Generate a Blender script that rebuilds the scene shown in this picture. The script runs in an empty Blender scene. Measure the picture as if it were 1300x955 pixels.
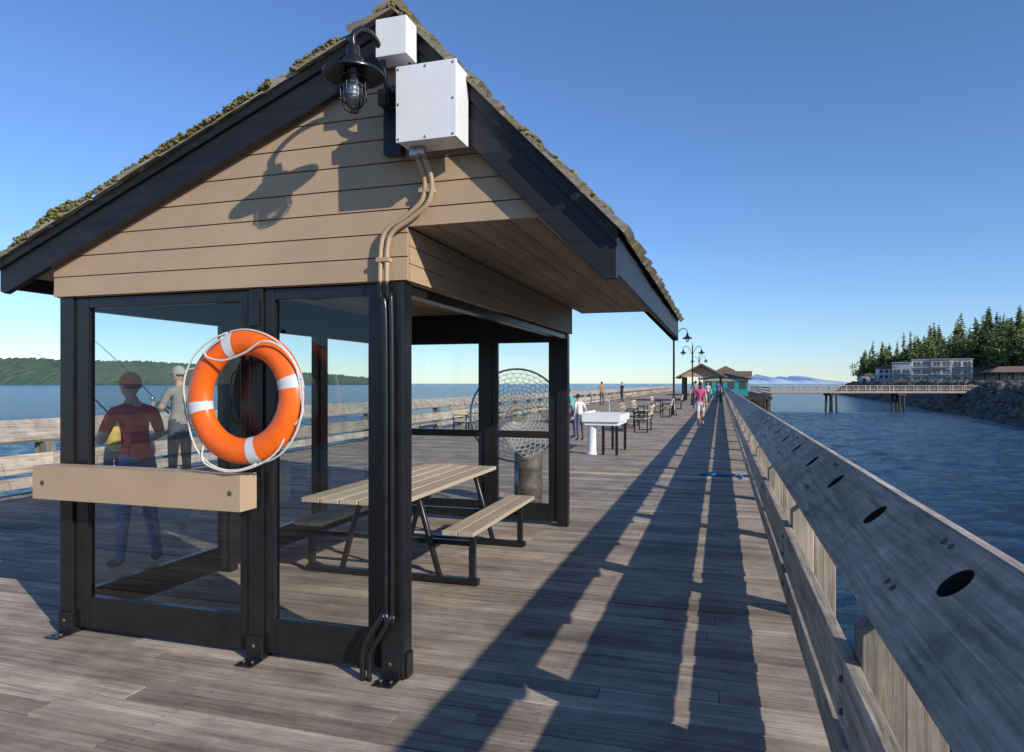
import bpy, math, random
from mathutils import Vector, Matrix, noise
R = random.Random(7)
scene = bpy.context.scene
COL = scene.collection

# ---------------------------------------------------------------- materials
def newmat(name):
    m = bpy.data.materials.new(name); m.use_nodes = True
    nt = m.node_tree; nt.nodes.clear()
    out = nt.nodes.new('ShaderNodeOutputMaterial')
    return m, nt, out
def N(nt, typ, **kw):
    n = nt.nodes.new(typ)
    for k, v in kw.items(): setattr(n, k, v)
    return n
def principled(nt, out, rough=0.6, spec=0.5, metal=0.0):
    p = nt.nodes.new('ShaderNodeBsdfPrincipled')
    p.inputs['Roughness'].default_value = rough
    p.inputs['Specular IOR Level'].default_value = spec
    p.inputs['Metallic'].default_value = metal
    nt.links.new(p.outputs[0], out.inputs[0]); return p
def c4(c): return (c[0], c[1], c[2], 1)
def ramp(nt, fac, stops):
    r = nt.nodes.new('ShaderNodeValToRGB')
    while len(r.color_ramp.elements) < len(stops): r.color_ramp.elements.new(0.5)
    for e, (p, c) in zip(r.color_ramp.elements, stops):
        e.position = p; e.color = c4(c)
    nt.links.new(fac, r.inputs[0]); return r
def paint(name, col, rough=0.5, var=0.15, scale=6.0, spec=0.5, bump=0.02, metal=0.0):
    m, nt, out = newmat(name); p = principled(nt, out, rough, spec, metal)
    tc = N(nt, 'ShaderNodeTexCoord'); no = N(nt, 'ShaderNodeTexNoise')
    no.inputs['Scale'].default_value = scale; no.inputs['Detail'].default_value = 8
    no.inputs['Roughness'].default_value = 0.65
    nt.links.new(tc.outputs['Object'], no.inputs['Vector'])
    lo = [c*(1-var) for c in col]; hi = [min(1, c*(1+var)) for c in col]
    r = ramp(nt, no.outputs[0], [(0.3, lo), (0.7, hi)])
    nt.links.new(r.outputs[0], p.inputs['Base Color'])
    if bump:
        n2 = N(nt, 'ShaderNodeTexNoise'); n2.inputs['Scale'].default_value = scale*12; n2.inputs['Detail'].default_value = 5
        nt.links.new(tc.outputs['Object'], n2.inputs['Vector'])
        b = N(nt, 'ShaderNodeBump'); b.inputs['Strength'].default_value = min(1, bump*10); b.inputs['Distance'].default_value = 0.004
        nt.links.new(n2.outputs[0], b.inputs['Height']); nt.links.new(b.outputs[0], p.inputs['Normal'])
    return m
def wood(name, light, dark, axis=1, along=1.2, across=26.0, rough=0.8, bump=0.6, useattr=True, blotch=0.35, spec=0.3, moss=None, bscale=1.7):
    m, nt, out = newmat(name); p = principled(nt, out, rough, spec)
    tc = N(nt, 'ShaderNodeTexCoord')
    mp = N(nt, 'ShaderNodeMapping'); s = [across]*3; s[axis] = along
    mp.inputs['Scale'].default_value = s
    nt.links.new(tc.outputs['Object'], mp.inputs['Vector'])
    at = N(nt, 'ShaderNodeAttribute', attribute_name='rnd')
    ad = N(nt, 'ShaderNodeVectorMath', operation='MULTIPLY_ADD')
    ad.inputs[1].default_value = (37, 53, 71)
    nt.links.new(at.outputs['Color'], ad.inputs[0]); nt.links.new(mp.outputs[0], ad.inputs[2])
    no = N(nt, 'ShaderNodeTexNoise'); no.inputs['Scale'].default_value = 1.0; no.inputs['Detail'].default_value = 9
    no.inputs['Roughness'].default_value = 0.7; no.inputs['Distortion'].default_value = 0.6
    nt.links.new(ad.outputs[0], no.inputs['Vector'])
    mid = [(a+b)/2 for a, b in zip(light, dark)]
    r = ramp(nt, no.outputs[0], [(0.28, dark), (0.5, mid), (0.72, light)])
    n2 = N(nt, 'ShaderNodeTexNoise'); n2.inputs['Scale'].default_value = bscale; n2.inputs['Detail'].default_value = 8
    n2.inputs['Roughness'].default_value = 0.7
    nt.links.new(tc.outputs['Object'], n2.inputs['Vector'])
    mr = N(nt, 'ShaderNodeMapRange'); mr.inputs[1].default_value = 0.3; mr.inputs[2].default_value = 0.7
    mr.inputs[3].default_value = 1-blotch; mr.inputs[4].default_value = 1+blotch*0.6
    nt.links.new(n2.outputs[0], mr.inputs[0])
    ma = N(nt, 'ShaderNodeMath', operation='MULTIPLY_ADD'); ma.inputs[1].default_value = 0.62; ma.inputs[2].default_value = 0.69
    nt.links.new(at.outputs['Fac'], ma.inputs[0])
    mm = N(nt, 'ShaderNodeMath', operation='MULTIPLY')
    nt.links.new(mr.outputs[0], mm.inputs[0])
    if useattr: nt.links.new(ma.outputs[0], mm.inputs[1])
    else: mm.inputs[1].default_value = 1.0
    vm = N(nt, 'ShaderNodeVectorMath', operation='SCALE')
    nt.links.new(r.outputs[0], vm.inputs[0]); nt.links.new(mm.outputs[0], vm.inputs['Scale'])
    last = vm.outputs[0]
    if moss:
        n3 = N(nt, 'ShaderNodeTexNoise'); n3.inputs['Scale'].default_value = 3.2; n3.inputs['Detail'].default_value = 8
        n3.inputs['Roughness'].default_value = 0.75
        nt.links.new(tc.outputs['Object'], n3.inputs['Vector'])
        rr = ramp(nt, n3.outputs[0], [(0.48, (0, 0, 0)), (0.60, (1, 1, 1))])
        mx = N(nt, 'ShaderNodeMix', data_type='RGBA'); nt.links.new(rr.outputs[0], mx.inputs[0])
        nt.links.new(last, mx.inputs[6]); mx.inputs[7].default_value = c4(moss); last = mx.outputs[2]
    nt.links.new(last, p.inputs['Base Color'])
    b = N(nt, 'ShaderNodeBump'); b.inputs['Strength'].default_value = bump; b.inputs['Distance'].default_value = 0.006
    nt.links.new(no.outputs[0], b.inputs['Height']); nt.links.new(b.outputs[0], p.inputs['Normal'])
    return m

M = {}
M['deck'] = wood('deck_wood', (0.53,0.435,0.34), (0.15,0.117,0.088), axis=0, along=1.3, across=26, blotch=0.45, bump=1.0)
M['newplank'] = wood('replacement_plank', (0.62,0.50,0.28), (0.32,0.25,0.13), axis=0, along=1.3, across=26, blotch=0.3, bump=0.8)
M['rail'] = wood('rail_wood', (0.60,0.51,0.41), (0.15,0.125,0.098), axis=1, along=1.5, across=36, bump=1.0, blotch=0.45, bscale=3.0)
M['railx'] = wood('rail_wood_cross', (0.46,0.40,0.32), (0.13,0.11,0.09), axis=2, along=1.5, across=30, bump=0.8)
M['shake'] = wood('roof_shakes', (0.40,0.35,0.28), (0.12,0.10,0.075), axis=0, along=3, across=40, bump=1.0, moss=(0.20,0.18,0.07))
M['soffit'] = wood('soffit_wood', (0.46,0.36,0.25), (0.27,0.205,0.14), axis=1, along=1.0, across=20, bump=0.3, blotch=0.15)
M['tan'] = paint('tan_paint', (0.43,0.305,0.19), 0.55, 0.08, 2.5, 0.4, 0.03)
M['black'] = paint('black_paint', (0.012,0.012,0.013), 0.28, 0.3, 8, 0.5, 0.02)
M['barge'] = wood('black_stained_wood', (0.020,0.020,0.022), (0.008,0.008,0.009), axis=0, along=2, across=26, rough=0.42, bump=0.8, spec=0.4, useattr=False)
M['table'] = wood('table_slats', (0.55,0.46,0.34), (0.36,0.285,0.20), axis=1, along=1.0, across=30, bump=0.3, blotch=0.12)
M['white'] = paint('white_plastic', (0.76,0.76,0.74), 0.4, 0.05, 3, 0.5, 0.0)
M['orange'] = paint('orange_vinyl', (0.88,0.135,0.008), 0.32, 0.12, 7, 0.5, 0.01)
M['tape'] = paint('reflective_tape', (0.60,0.61,0.62), 0.3, 0.1, 20, 0.5, 0.01)
M['rope'] = paint('rope_fibre', (0.72,0.70,0.64), 0.8, 0.15, 60, 0.2, 0.1)
M['moss'] = paint('moss', (0.20,0.175,0.065), 0.95, 0.65, 25, 0.1, 0.1)
M['steel'] = paint('galvanised_steel', (0.45,0.46,0.47), 0.4, 0.2, 10, 0.5, 0.02, 0.8)
M['rust'] = paint('rusty_steel', (0.12,0.10,0.085), 0.6, 0.4, 15, 0.4, 0.05, 0.3)
M['rock'] = paint('rock', (0.12,0.105,0.09), 0.9, 0.6, 0.6, 0.2, 0.0)
M['pile'] = paint('pile_wood', (0.06,0.052,0.045), 0.9, 0.4, 2, 0.2, 0.0)
M['dark'] = paint('painted_hole_shade', (0.02,0.017,0.015), 0.9, 0.4, 9, 0.2, 0.0)  # near-black colour standing in for the shade inside the cap holes
M['teal'] = paint('teal_siding', (0.03,0.26,0.27), 0.6, 0.1, 1, 0.3, 0.0)
M['brownroof'] = paint('brown_roof', (0.19,0.135,0.10), 0.9, 0.3, 2, 0.2, 0.0)
M['greywall'] = paint('grey_siding', (0.42,0.44,0.46), 0.7, 0.06, 0.4, 0.3, 0.0)
M['whitewall'] = paint('white_siding', (0.66,0.65,0.62), 0.7, 0.06, 0.4, 0.3, 0.0)
M['window'] = paint('dark_window', (0.03,0.045,0.06), 0.1, 0.3, 0.3, 0.8, 0.0)
M['bluerope'] = paint('blue_plastic', (0.03,0.16,0.55), 0.4, 0.1, 5, 0.5, 0)

def glassmat(name, tint, ior=1.5, rough=0.0, k=1.6):
    m, nt, out = newmat(name)
    t = N(nt, 'ShaderNodeBsdfTransparent'); t.inputs[0].default_value = c4(tint)
    g = N(nt, 'ShaderNodeBsdfGlossy'); g.inputs['Roughness'].default_value = rough
    f = N(nt, 'ShaderNodeFresnel'); f.inputs[0].default_value = ior
    mx = N(nt, 'ShaderNodeMixShader')
    mu = N(nt, 'ShaderNodeMath', operation='MULTIPLY'); mu.inputs[1].default_value = k; mu.use_clamp = True
    nt.links.new(f.outputs[0], mu.inputs[0])
    nt.links.new(mu.outputs[0], mx.inputs[0]); nt.links.new(t.outputs[0], mx.inputs[1]); nt.links.new(g.outputs[0], mx.inputs[2])
    nt.links.new(mx.outputs[0], out.inputs[0]); return m
M['glass'] = glassmat('window_glass', (0.86,0.90,0.89))
M['jar'] = glassmat('lamp_glass', (0.8,0.82,0.82), 1.6)

def foliage(name, dark, light, scale):
    m, nt, out = newmat(name); p = principled(nt, out, 0.8, 0.2)
    tc = N(nt, 'ShaderNodeTexCoord'); no = N(nt, 'ShaderNodeTexNoise'); no.inputs['Scale'].default_value = scale
    no.inputs['Detail'].default_value = 5
    nt.links.new(tc.outputs['Object'], no.inputs['Vector'])
    at = N(nt, 'ShaderNodeAttribute', attribute_name='rnd')
    ma = N(nt, 'ShaderNodeMath', operation='MULTIPLY_ADD'); ma.inputs[1].default_value = 0.45
    nt.links.new(at.outputs['Fac'], ma.inputs[0]); 
    mu = N(nt, 'ShaderNodeMath', operation='MULTIPLY_ADD'); mu.inputs[1].default_value = 1.0; mu.inputs[2].default_value = -0.22
    nt.links.new(no.outputs[0], mu.inputs[0]); nt.links.new(mu.outputs[0], ma.inputs[2])
    r = ramp(nt, ma.outputs[0], [(0.25, dark), (0.75, light)])
    nt.links.new(r.outputs[0], p.inputs['Base Color']); return m
M['leaf'] = foliage('conifer_foliage', (0.028,0.050,0.020), (0.17,0.21,0.065), 0.05)
M['farleaf'] = foliage('hazed_forest', (0.035,0.075,0.060), (0.08,0.125,0.080), 0.02)  # greens with aerial haze mixed into the colour
M['ground'] = paint('dry_ground', (0.18,0.155,0.10), 0.95, 0.4, 0.05, 0.1, 0.0)

def watermat():
    m, nt, out = newmat('sea_water'); p = principled(nt, out, 0.14, 0.22)
    p.inputs['IOR'].default_value = 1.33
    tc = N(nt, 'ShaderNodeTexCoord')
    mp = N(nt, 'ShaderNodeMapping'); mp.inputs['Scale'].default_value = (1, 1.8, 1); mp.inputs['Rotation'].default_value = (0, 0, 0.5)
    nt.links.new(tc.outputs['Object'], mp.inputs['Vector'])
    a = N(nt, 'ShaderNodeTexNoise'); a.inputs['Scale'].default_value = 1.9; a.inputs['Detail'].default_value = 8; a.inputs['Roughness'].default_value = 0.68; a.inputs['Distortion'].default_value = 0.5
    b = N(nt, 'ShaderNodeTexNoise'); b.inputs['Scale'].default_value = 0.25; b.inputs['Detail'].default_value = 5
    big = N(nt, 'ShaderNodeTexNoise'); big.inputs['Scale'].default_value = 0.015; big.inputs['Detail'].default_value = 9; big.inputs['Roughness'].default_value = 0.72
    for x in (a, b, big): nt.links.new(mp.outputs[0], x.inputs['Vector'])
    ad = N(nt, 'ShaderNodeMath', operation='MULTIPLY_ADD'); ad.inputs[1].default_value = 2.5
    nt.links.new(b.outputs[0], ad.inputs[0]); nt.links.new(a.outputs[0], ad.inputs[2])
    bm = N(nt, 'ShaderNodeBump'); bm.inputs['Strength'].default_value = 1.0; bm.inputs['Distance'].default_value = 1.0
    nt.links.new(ad.outputs[0], bm.inputs['Height']); nt.links.new(bm.outputs[0], p.inputs['Normal'])
    r = ramp(nt, big.outputs[0], [(0.36, (0.012,0.060,0.150)), (0.66, (0.024,0.100,0.215))])
    nt.links.new(r.outputs[0], p.inputs['Base Color'])
    return m
M['water'] = watermat()
def mountmat():
    m, nt, out = newmat('hazed_snowy_mountain'); p = principled(nt, out, 1.0, 0.0)
    g = N(nt, 'ShaderNodeNewGeometry'); s = N(nt, 'ShaderNodeSeparateXYZ'); nt.links.new(g.outputs['Position'], s.inputs[0])
    no = N(nt, 'ShaderNodeTexNoise'); no.inputs['Scale'].default_value = 0.0015; no.inputs['Detail'].default_value = 6
    nt.links.new(g.outputs['Position'], no.inputs['Vector'])
    a = N(nt, 'ShaderNodeMath', operation='MULTIPLY_ADD'); a.inputs[1].default_value = 500; nt.links.new(no.outputs[0], a.inputs[0]); nt.links.new(s.outputs[2], a.inputs[2])
    mr = N(nt, 'ShaderNodeMapRange'); mr.inputs[1].default_value = 420; mr.inputs[2].default_value = 600
    nt.links.new(a.outputs[0], mr.inputs[0])
    r = ramp(nt, mr.outputs[0], [(0.0, (0.52,0.66,0.78)), (1.0, (0.82,0.86,0.90))])  # distance haze painted into the pale blue base; upper end is snow
    nt.links.new(r.outputs[0], p.inputs['Base Color']); return m
M['mount'] = mountmat()

# ---------------------------------------------------------------- mesh builder
class MB:
    def __init__(s): s.v=[]; s.f=[]; s.m=[]; s.r=[]; s.mats=[]; s.sm=[]
    def mi(s, k):
        if k not in s.mats: s.mats.append(k)
        return s.mats.index(k)
    def add(s, vs, fs, mat, rnd=None, smooth=False):
        o=len(s.v); s.v.extend([tuple(x) for x in vs]); i=s.mi(mat)
        if rnd is None: rnd=R.random()
        for f in fs: s.f.append(tuple(a+o for a in f)); s.m.append(i); s.r.append(rnd); s.sm.append(smooth)
    def box(s, x0,x1,y0,y1,z0,z1, mat, rnd=None, T=None, c=None):
        vs=[(x,y,z) for z in (z0,z1) for y in (y0,y1) for x in (x0,x1)]
        if T is not None: vs=[T@Vector(v) for v in vs]
        s.add(vs, [(0,2,3,1),(4,5,7,6),(0,1,5,4),(2,6,7,3),(0,4,6,2),(1,3,7,5)], mat, rnd)
    def prismY(s, poly, y0, y1, mat, rnd=None):
        n=len(poly); vs=[(x,y0,z) for x,z in poly]+[(x,y1,z) for x,z in poly]
        fs=[tuple(range(n)), tuple(range(2*n-1,n-1,-1))]+[(i,i+n,(i+1)%n+n,(i+1)%n) for i in range(n)]
        s.add(vs, fs, mat, rnd)
    def tube(s, pts, r, mat, n=8, rnd=None, closed=False, cap=True):
        pts=[Vector(p) for p in pts]; k=len(pts)
        rs=r if isinstance(r,(list,tuple)) else [r]*k
        vs=[]; prev=None
        for i,p in enumerate(pts):
            if closed: t=(pts[(i+1)%k]-pts[i-1])
            else: t=(pts[min(i+1,k-1)]-pts[max(i-1,0)])
            if t.length<1e-9: t=Vector((0,0,1))
            t.normalize()
            if prev is None:
                a=Vector((0,0,1)) if abs(t.z)<0.9 else Vector((1,0,0))
                nrm=t.cross(a).normalized()
            else:
                nrm=(prev-t*prev.dot(t)); nrm = nrm.normalized() if nrm.length>1e-6 else t.orthogonal().normalized()
            prev=nrm; b=t.cross(nrm)
            for j in range(n):
                a=2*math.pi*j/n; vs.append(p+(nrm*math.cos(a)+b*math.sin(a))*rs[i])
        fs=[]
        for i in range(k if closed else k-1):
            i2=(i+1)%k
            for j in range(n): fs.append((i*n+j, i*n+(j+1)%n, i2*n+(j+1)%n, i2*n+j))
        if cap and not closed: fs.append(tuple(range(n-1,-1,-1))); fs.append(tuple((k-1)*n+j for j in range(n)))
        s.add(vs, fs, mat, rnd, True)
    def lathe(s, prof, c, mat, n=24, T=None, rnd=None, smooth=True, capends=True):
        vs=[]; 
        for r,z in prof:
            for j in range(n):
                a=2*math.pi*j/n; v=Vector((r*math.cos(a), r*math.sin(a), z))
                if T is not None: v=T@v
                vs.append(v+Vector(c))
        fs=[]; k=len(prof)
        for i in range(k-1):
            for j in range(n): fs.append((i*n+j,i*n+(j+1)%n,(i+1)*n+(j+1)%n,(i+1)*n+j))
        if capends: fs.append(tuple(range(n-1,-1,-1))); fs.append(tuple((k-1)*n+j for j in range(n)))
        s.add(vs,fs,mat,rnd,smooth)
    def ell(s, c, rx,ry,rz, mat, nu=14, nv=9, fn=None, rnd=None, T=None):
        vs=[]; fs=[]
        for i in range(nv+1):
            th=math.pi*i/nv
            for j in range(nu):
                a=2*math.pi*j/nu
                v=Vector((math.sin(th)*math.cos(a), math.sin(th)*math.sin(a), math.cos(th)))
                if fn: v=fn(v)
                v=Vector((v.x*rx,v.y*ry,v.z*rz))
                if T is not None: v=T@v
                vs.append(v+Vector(c))
        for i in range(nv):
            for j in range(nu): fs.append((i*nu+j,(i+1)*nu+j,(i+1)*nu+(j+1)%nu,i*nu+(j+1)%nu))
        s.add(vs,fs,mat,rnd,True)
    def obj(s, name, parent=None, bevel=0, T=None, recalc=True):
        me=bpy.data.meshes.new(name+'_mesh'); me.from_pydata(s.v,[],s.f)
        for k in s.mats: me.materials.append(M[k] if isinstance(k,str) else k)
        me.polygons.foreach_set('material_index', s.m); me.polygons.foreach_set('use_smooth', s.sm)
        at=me.color_attributes.new('rnd','FLOAT_COLOR','CORNER')
        cols=[]
        for p,r in zip(me.polygons,s.r):
            for _ in range(p.loop_total): cols.extend((r,r,r,1))
        at.data.foreach_set('color', cols)
        if recalc:
            import bmesh
            bm=bmesh.new(); bm.from_mesh(me); bmesh.ops.recalc_face_normals(bm, faces=bm.faces); bm.to_mesh(me); bm.free()
        o=bpy.data.objects.new(name, me); COL.objects.link(o)
        if T is not None: o.matrix_world=T
        if bevel:
            b=o.modifiers.new('bevel','BEVEL'); b.width=bevel; b.segments=2; b.limit_method='ANGLE'; b.angle_limit=0.7
        if parent is not None: o.parent=parent
        return o
def empty(name):
    e=bpy.data.objects.new(name,None); COL.objects.link(e); e.empty_display_size=0.1; return e

# ---------------------------------------------------------------- camera, light, sky
cam=bpy.data.cameras.new('camera'); co=bpy.data.objects.new('camera',cam); COL.objects.link(co)
cam.sensor_width=36; cam.lens=23.84; cam.shift_y=0.0073; cam.clip_start=0.05; cam.clip_end=90000
co.location=(0,0,1.6); co.rotation_euler=(math.radians(90),0,math.radians(17.1)); scene.camera=co
L=Vector((-2.0,1.1,-1.0)).normalized()
sd=bpy.data.lights.new('sun','SUN'); so=bpy.data.objects.new('sun',sd); COL.objects.link(so)
sd.energy=5.0; sd.angle=math.radians(0.53); sd.color=(1.0,0.935,0.84)
so.rotation_euler=L.to_track_quat('-Z','Y').to_euler(); so.location=(20,-10,15)
w=bpy.data.worlds.new('World'); scene.world=w; w.use_nodes=True; nt=w.node_tree
bg=nt.nodes['Background']; sky=nt.nodes.new('ShaderNodeTexSky'); sky.sky_type='NISHITA'; sky.sun_disc=False
sky.sun_elevation=math.asin(-L.z); sky.sun_rotation=math.atan2(-L.x,-L.y)
sky.air_density=1.0; sky.dust_density=0.0; sky.ozone_density=3.0; sky.altitude=0
mx=nt.nodes.new('ShaderNodeMix'); mx.data_type='RGBA'; mx.blend_type='MULTIPLY'; mx.inputs[0].default_value=1.0
mx.inputs[7].default_value=(0.79,0.96,1.27,1)
nt.links.new(sky.outputs[0],mx.inputs[6]); nt.links.new(mx.outputs[2],bg.inputs[0]); bg.inputs[1].default_value=0.132
scene.view_settings.view_transform='Standard'; scene.view_settings.look='None'; scene.view_settings.exposure=0

# ---------------------------------------------------------------- water (far sheet + wavy near patches)
b=MB(); b.add([(-45000,-20000,-4.2),(45000,-20000,-4.2),(45000,60000,-4.2),(-45000,60000,-4.2)],[(0,1,2,3)],'water')
def patch(x0,x1,y0,y1,st):
    nx_=int((x1-x0)/st); ny_=int((y1-y0)/st); vs=[]
    for j in range(ny_+1):
        y=y0+(y1-y0)*j/ny_
        for i in range(nx_+1):
            x=x0+(x1-x0)*i/nx_
            u=x*.88+y*.48; v=-x*.48+y*.88
            e=min(1,(x1-x)/6,(y1-y)/8) if x1>0 else min(1,(x-x0)/6,(y1-y)/8); e=max(0,e)
            h=.15*noise.noise(Vector((u*.38,v*.75,0)))+.09*noise.noise(Vector((u*.95,v*1.7,4)))+.10*noise.noise(Vector((u*.12,v*.2,9)))
            vs.append((x,y,-4.14+h*e*.8+.15*e))
    b.add(vs,[(j*(nx_+1)+i,j*(nx_+1)+i+1,(j+1)*(nx_+1)+i+1,(j+1)*(nx_+1)+i) for j in range(ny_) for i in range(nx_)],'water',smooth=True)
patch(.0,56,-4,150,.36); patch(-70,-9,-4,110,.6)
b.obj('water',recalc=False)

# ---------------------------------------------------------------- pier deck
XL=-9.75; XR=0.62
b=MB(); y=-4.0
while y<150:
    wd=0.14 if y<60 else 0.28
    x=XL
    first=True
    new=(11.85<y<11.98) or (19.6<y<19.72)
    while x<XR-0.01:
        ln=R.uniform(2.4,4.8) if not first else R.uniform(1.0,4.5); first=False
        x2=min(XR,x+ln)
        if XR-x2<0.5: x2=XR
        dz=R.uniform(-0.004,0.003); g=0.012
        a=y+g/2+R.uniform(-.0025,.0025); c=y+wd-g/2+R.uniform(-.0025,.0025)
        t=R.uniform(-.003,.003)
        rr=R.gauss(0.5,0.26); rr=max(0,min(1.15,rr))
        vs=[(x+.002,a,-.05),(x2-.002,a,-.05),(x+.002,c,-.05),(x2-.002,c,-.05),(x+.002,a,dz),(x2-.002,a,dz+t),(x+.002,c,dz),(x2-.002,c,dz+t)]
        b.add(vs,[(0,2,3,1),(4,5,7,6),(0,1,5,4),(2,6,7,3),(0,4,6,2),(1,3,7,5)],'newplank' if new and x>-5 else 'deck',rr)
        x=x2
    if 1.0<y<12:
        for jx in (-9.6,-7.93,-6.13,-4.33,-2.53,-.83,XR-.09):
            for yy in (y+.035,y+wd-.035):
                px=jx+R.uniform(-.02,.02); py=yy+R.uniform(-.008,.008)
                b.add([(px+.005*math.cos(k*1.05),py+.005*math.sin(k*1.05),.0065) for k in range(6)],[tuple(range(6))],'rust')
    y+=wd
for xx in (XL+.1,-8,-6.2,-4.4,-2.6,-.9,XR-.16):
    b.box(xx,xx+.14,-4,150,-.40,-.052,'pile')
for yy in range(-2,150,8):
    b.box(XL,XR,yy,yy+.3,-.75,-.402,'pile')
    for xx in (XL+.4,-4.6,XR-.5):
        b.lathe([(.19,-6),(.17,-.75)],(xx,yy+.15,0),'pile',10)
b.obj('pier_deck')

# ---------------------------------------------------------------- railings
def railing(name, mir, y0, y1, holes):
    e=empty(name)
    b=MB()
    y=y0
    sp=2.4; ph=2.70
    k0=int(math.floor((y0-ph)/sp)); 
    yy=ph+k0*sp
    while yy<y1:
        if yy>=y0:
            za=.80+.28*((.052-.06)/.32)-.08; zb=.80+.28*((.19-.06)/.32)-.08
            pl=[(mir(.052),-.5),(mir(.19),-.5),(mir(.19),zb),(mir(.052),za)]
            b.prismY(pl,yy-.07,yy+.07,'railx')
            b.prismY([(mir(.192),-.5),(mir(.33),-.5),(mir(.33),.91),(mir(.192),zb)],yy-.045,yy+.045,'railx')
        yy+=sp
    y=y0; seg=4.8
    ys=[y0]; s=ph-sp*4
    while s<y1:
        if s>y0: ys.append(s)
        s+=seg
    ys.append(y1)
    for a,c in zip(ys[:-1],ys[1:]):
        for (z0,z1) in ((.34,.605),(.135,.285)):
            x0,x1=sorted((mir(0),mir(.05))); j=R.uniform(-.004,.004)
            b.box(x0+j,x1+j,a+.004,c-.004,z0,z1,'rail')
        x0,x1=sorted((mir(.384),mir(.435)))
        b.box(x0,x1,a+.004,c-.004,.975,1.068,'rail',1.1)
    b.obj('rails_and_posts',e,bevel=.006)
    nx,nz=-.28/.425,.32/.425
    cs=[y0]; s=1.35-seg
    while s<y1:
        if s>y0: cs.append(s)
        s+=seg
    cs.append(y1)
    for i,(a,c) in enumerate(zip(cs[:-1],cs[1:])):
        b=MB(); th=.06
        P=[(.06,.80),(.38,1.08)]
        pl=[(P[0][0],P[0][1]),(P[1][0],P[1][1]),(P[1][0]-nx*th,P[1][1]-nz*th),(P[0][0]-nx*th,P[0][1]-nz*th)]
        b.prismY([(mir(x),z) for x,z in pl],a+.003,c-.003,'rail',R.uniform(.35,.9))
        o=b.obj('cap_plank',e)
        if holes and a<24:
            cb=MB(); bk=MB(); y=2.405-1.14*6; 
            T=Matrix(((nz,0,nx),(0,1,0),(-nx,0,nz)))
            cnt=0
            while y<24:
                if a+.1<y<c-.1:
                    cx,cz=.06+.32*.66,.80+.28*.66
                    cb.lathe([(.062,-.12),(.062,.08)],(mir(cx),y,cz),'dark',24,T=T); cnt+=1
                    bk.lathe([(.085,-.13),(.085,-.062)],(mir(cx),y,cz),'dark',20,T=T)
                y+=1.14
            if cnt:
                o.data.materials.append(M['dark'])  # hole walls take the painted shade colour
                co_=cb.obj('cutter'); md=o.modifiers.new('b','BOOLEAN'); md.object=co_; md.operation='DIFFERENCE'; md.solver='EXACT'
                dg=bpy.context.evaluated_depsgraph_get(); me=bpy.data.meshes.new_from_object(o.evaluated_get(dg))
                o.modifiers.clear(); o.data=me; bpy.data.objects.remove(co_)
                bk.obj('hole_shade_blocks',e)  # added backing blocks, so the open holes read as dark
        bv=o.modifiers.new('bevel','BEVEL'); bv.width=.008; bv.segments=2; bv.limit_method='ANGLE'
    if holes:
        b=MB(); yy=ph-2*sp
        T=Matrix(((nz,0,nx),(0,1,0),(-nx,0,nz)))
        while yy<14:
            for s_ in (.3,.86):
                for dy in (-.04,.04):
                    b.lathe([(.014,-.004),(.014,.004),(.009,.007)],(mir(.06+.32*s_),yy+dy,.80+.28*s_),'rust',8,T=T)
            for zz in (.41,.53,.2):
                b.lathe([(.013,0),(.013,.006),(.008,.01)],(mir(0)-.001,yy,zz),'rust',8,T=Matrix(((0,0,-1),(0,1,0),(1,0,0))))
            yy+=sp
        b.obj('bolts',e)
    return e
railing('wooden_railing', lambda x: .42+x, -3.5, 150, True)
railing('wooden_railing', lambda x: -9.55-x+.25, -3.5, 150, False)
b=MB(); b.tube([(-.35+.7*i/14,12.25+.03*math.sin(i*1.1),.022) for i in range(15)],.022,'bluerope',8); b.tube([(.30,12.25,.02),(.36,12.1,.02),(.34,11.95,.02)],.016,'bluerope',8); b.obj('blue_hose')

# ---------------------------------------------------------------- shelter
PX,PZ=-1.626,3.587; SLl=.405; SLr=1.038
EL=-4.485; ER=-.473
YF=3.24; YB=8.15
sh=empty('pier_shelter')
def zt(x): return PZ-(PX-x)*SLl if x<PX else PZ-(x-PX)*SLr
b=MB()
def clap(y,sgn):
    z=2.15; rv=.128
    rows=[2.15]; 
    while z<3.4: z+=rv; rows.append(z)
    for z0,z1 in zip(rows[:-1],rows[1:]):
        parts=[(z0,z1)]
        if z0<2.44<z1: parts=[(z0,2.44),(2.44,z1)]
        for a,c in parts:
            def ext(zz,low):
                xl=max(-4.10, PX-(PZ-.13-zz)/SLl)
                xr=-1.603 if low else PX+(PZ-.16-zz)/SLr
                return xl,xr
            low=(c<=2.4401)
            gp=.006 if a==z0 else .0
            a2=a+gp
            xl0,xr0=ext(a2,low); xl1,xr1=ext(c,low)
            if xr1<=xl1: xl1=xr1=(PX); 
            f0=(a-z0)/rv; f1=(c-z0)/rv
            ya=y-sgn*(.004*(1-f0)+.004); yb=y-sgn*(.004*(1-f1)+.004)
            vs=[(xl0,ya,a2),(xr0,ya,a2),(xr1,yb,c),(xl1,yb,c),(xl0,y+sgn*.012,a2),(xr0,y+sgn*.012,a2),(xr1,y+sgn*.012,c),(xl1,y+sgn*.012,c)]
            b.add(vs,[(0,1,2,3),(4,7,6,5),(0,4,5,1),(1,5,6,2),(2,6,7,3),(3,7,4,0)],'tan')
    yy0,yy1=sorted((y+sgn*.013,y+sgn*.02))
    b.prismY([(-4.09,2.155),(-1.61,2.155),(-1.61,2.441),(PX+(PZ-.165-2.441)/SLr,2.441),(PX,PZ-.17),(-4.09,zt(-4.09)-.135)],yy0,yy1,'tan')
clap(3.31,1); clap(7.52,-1)
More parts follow.
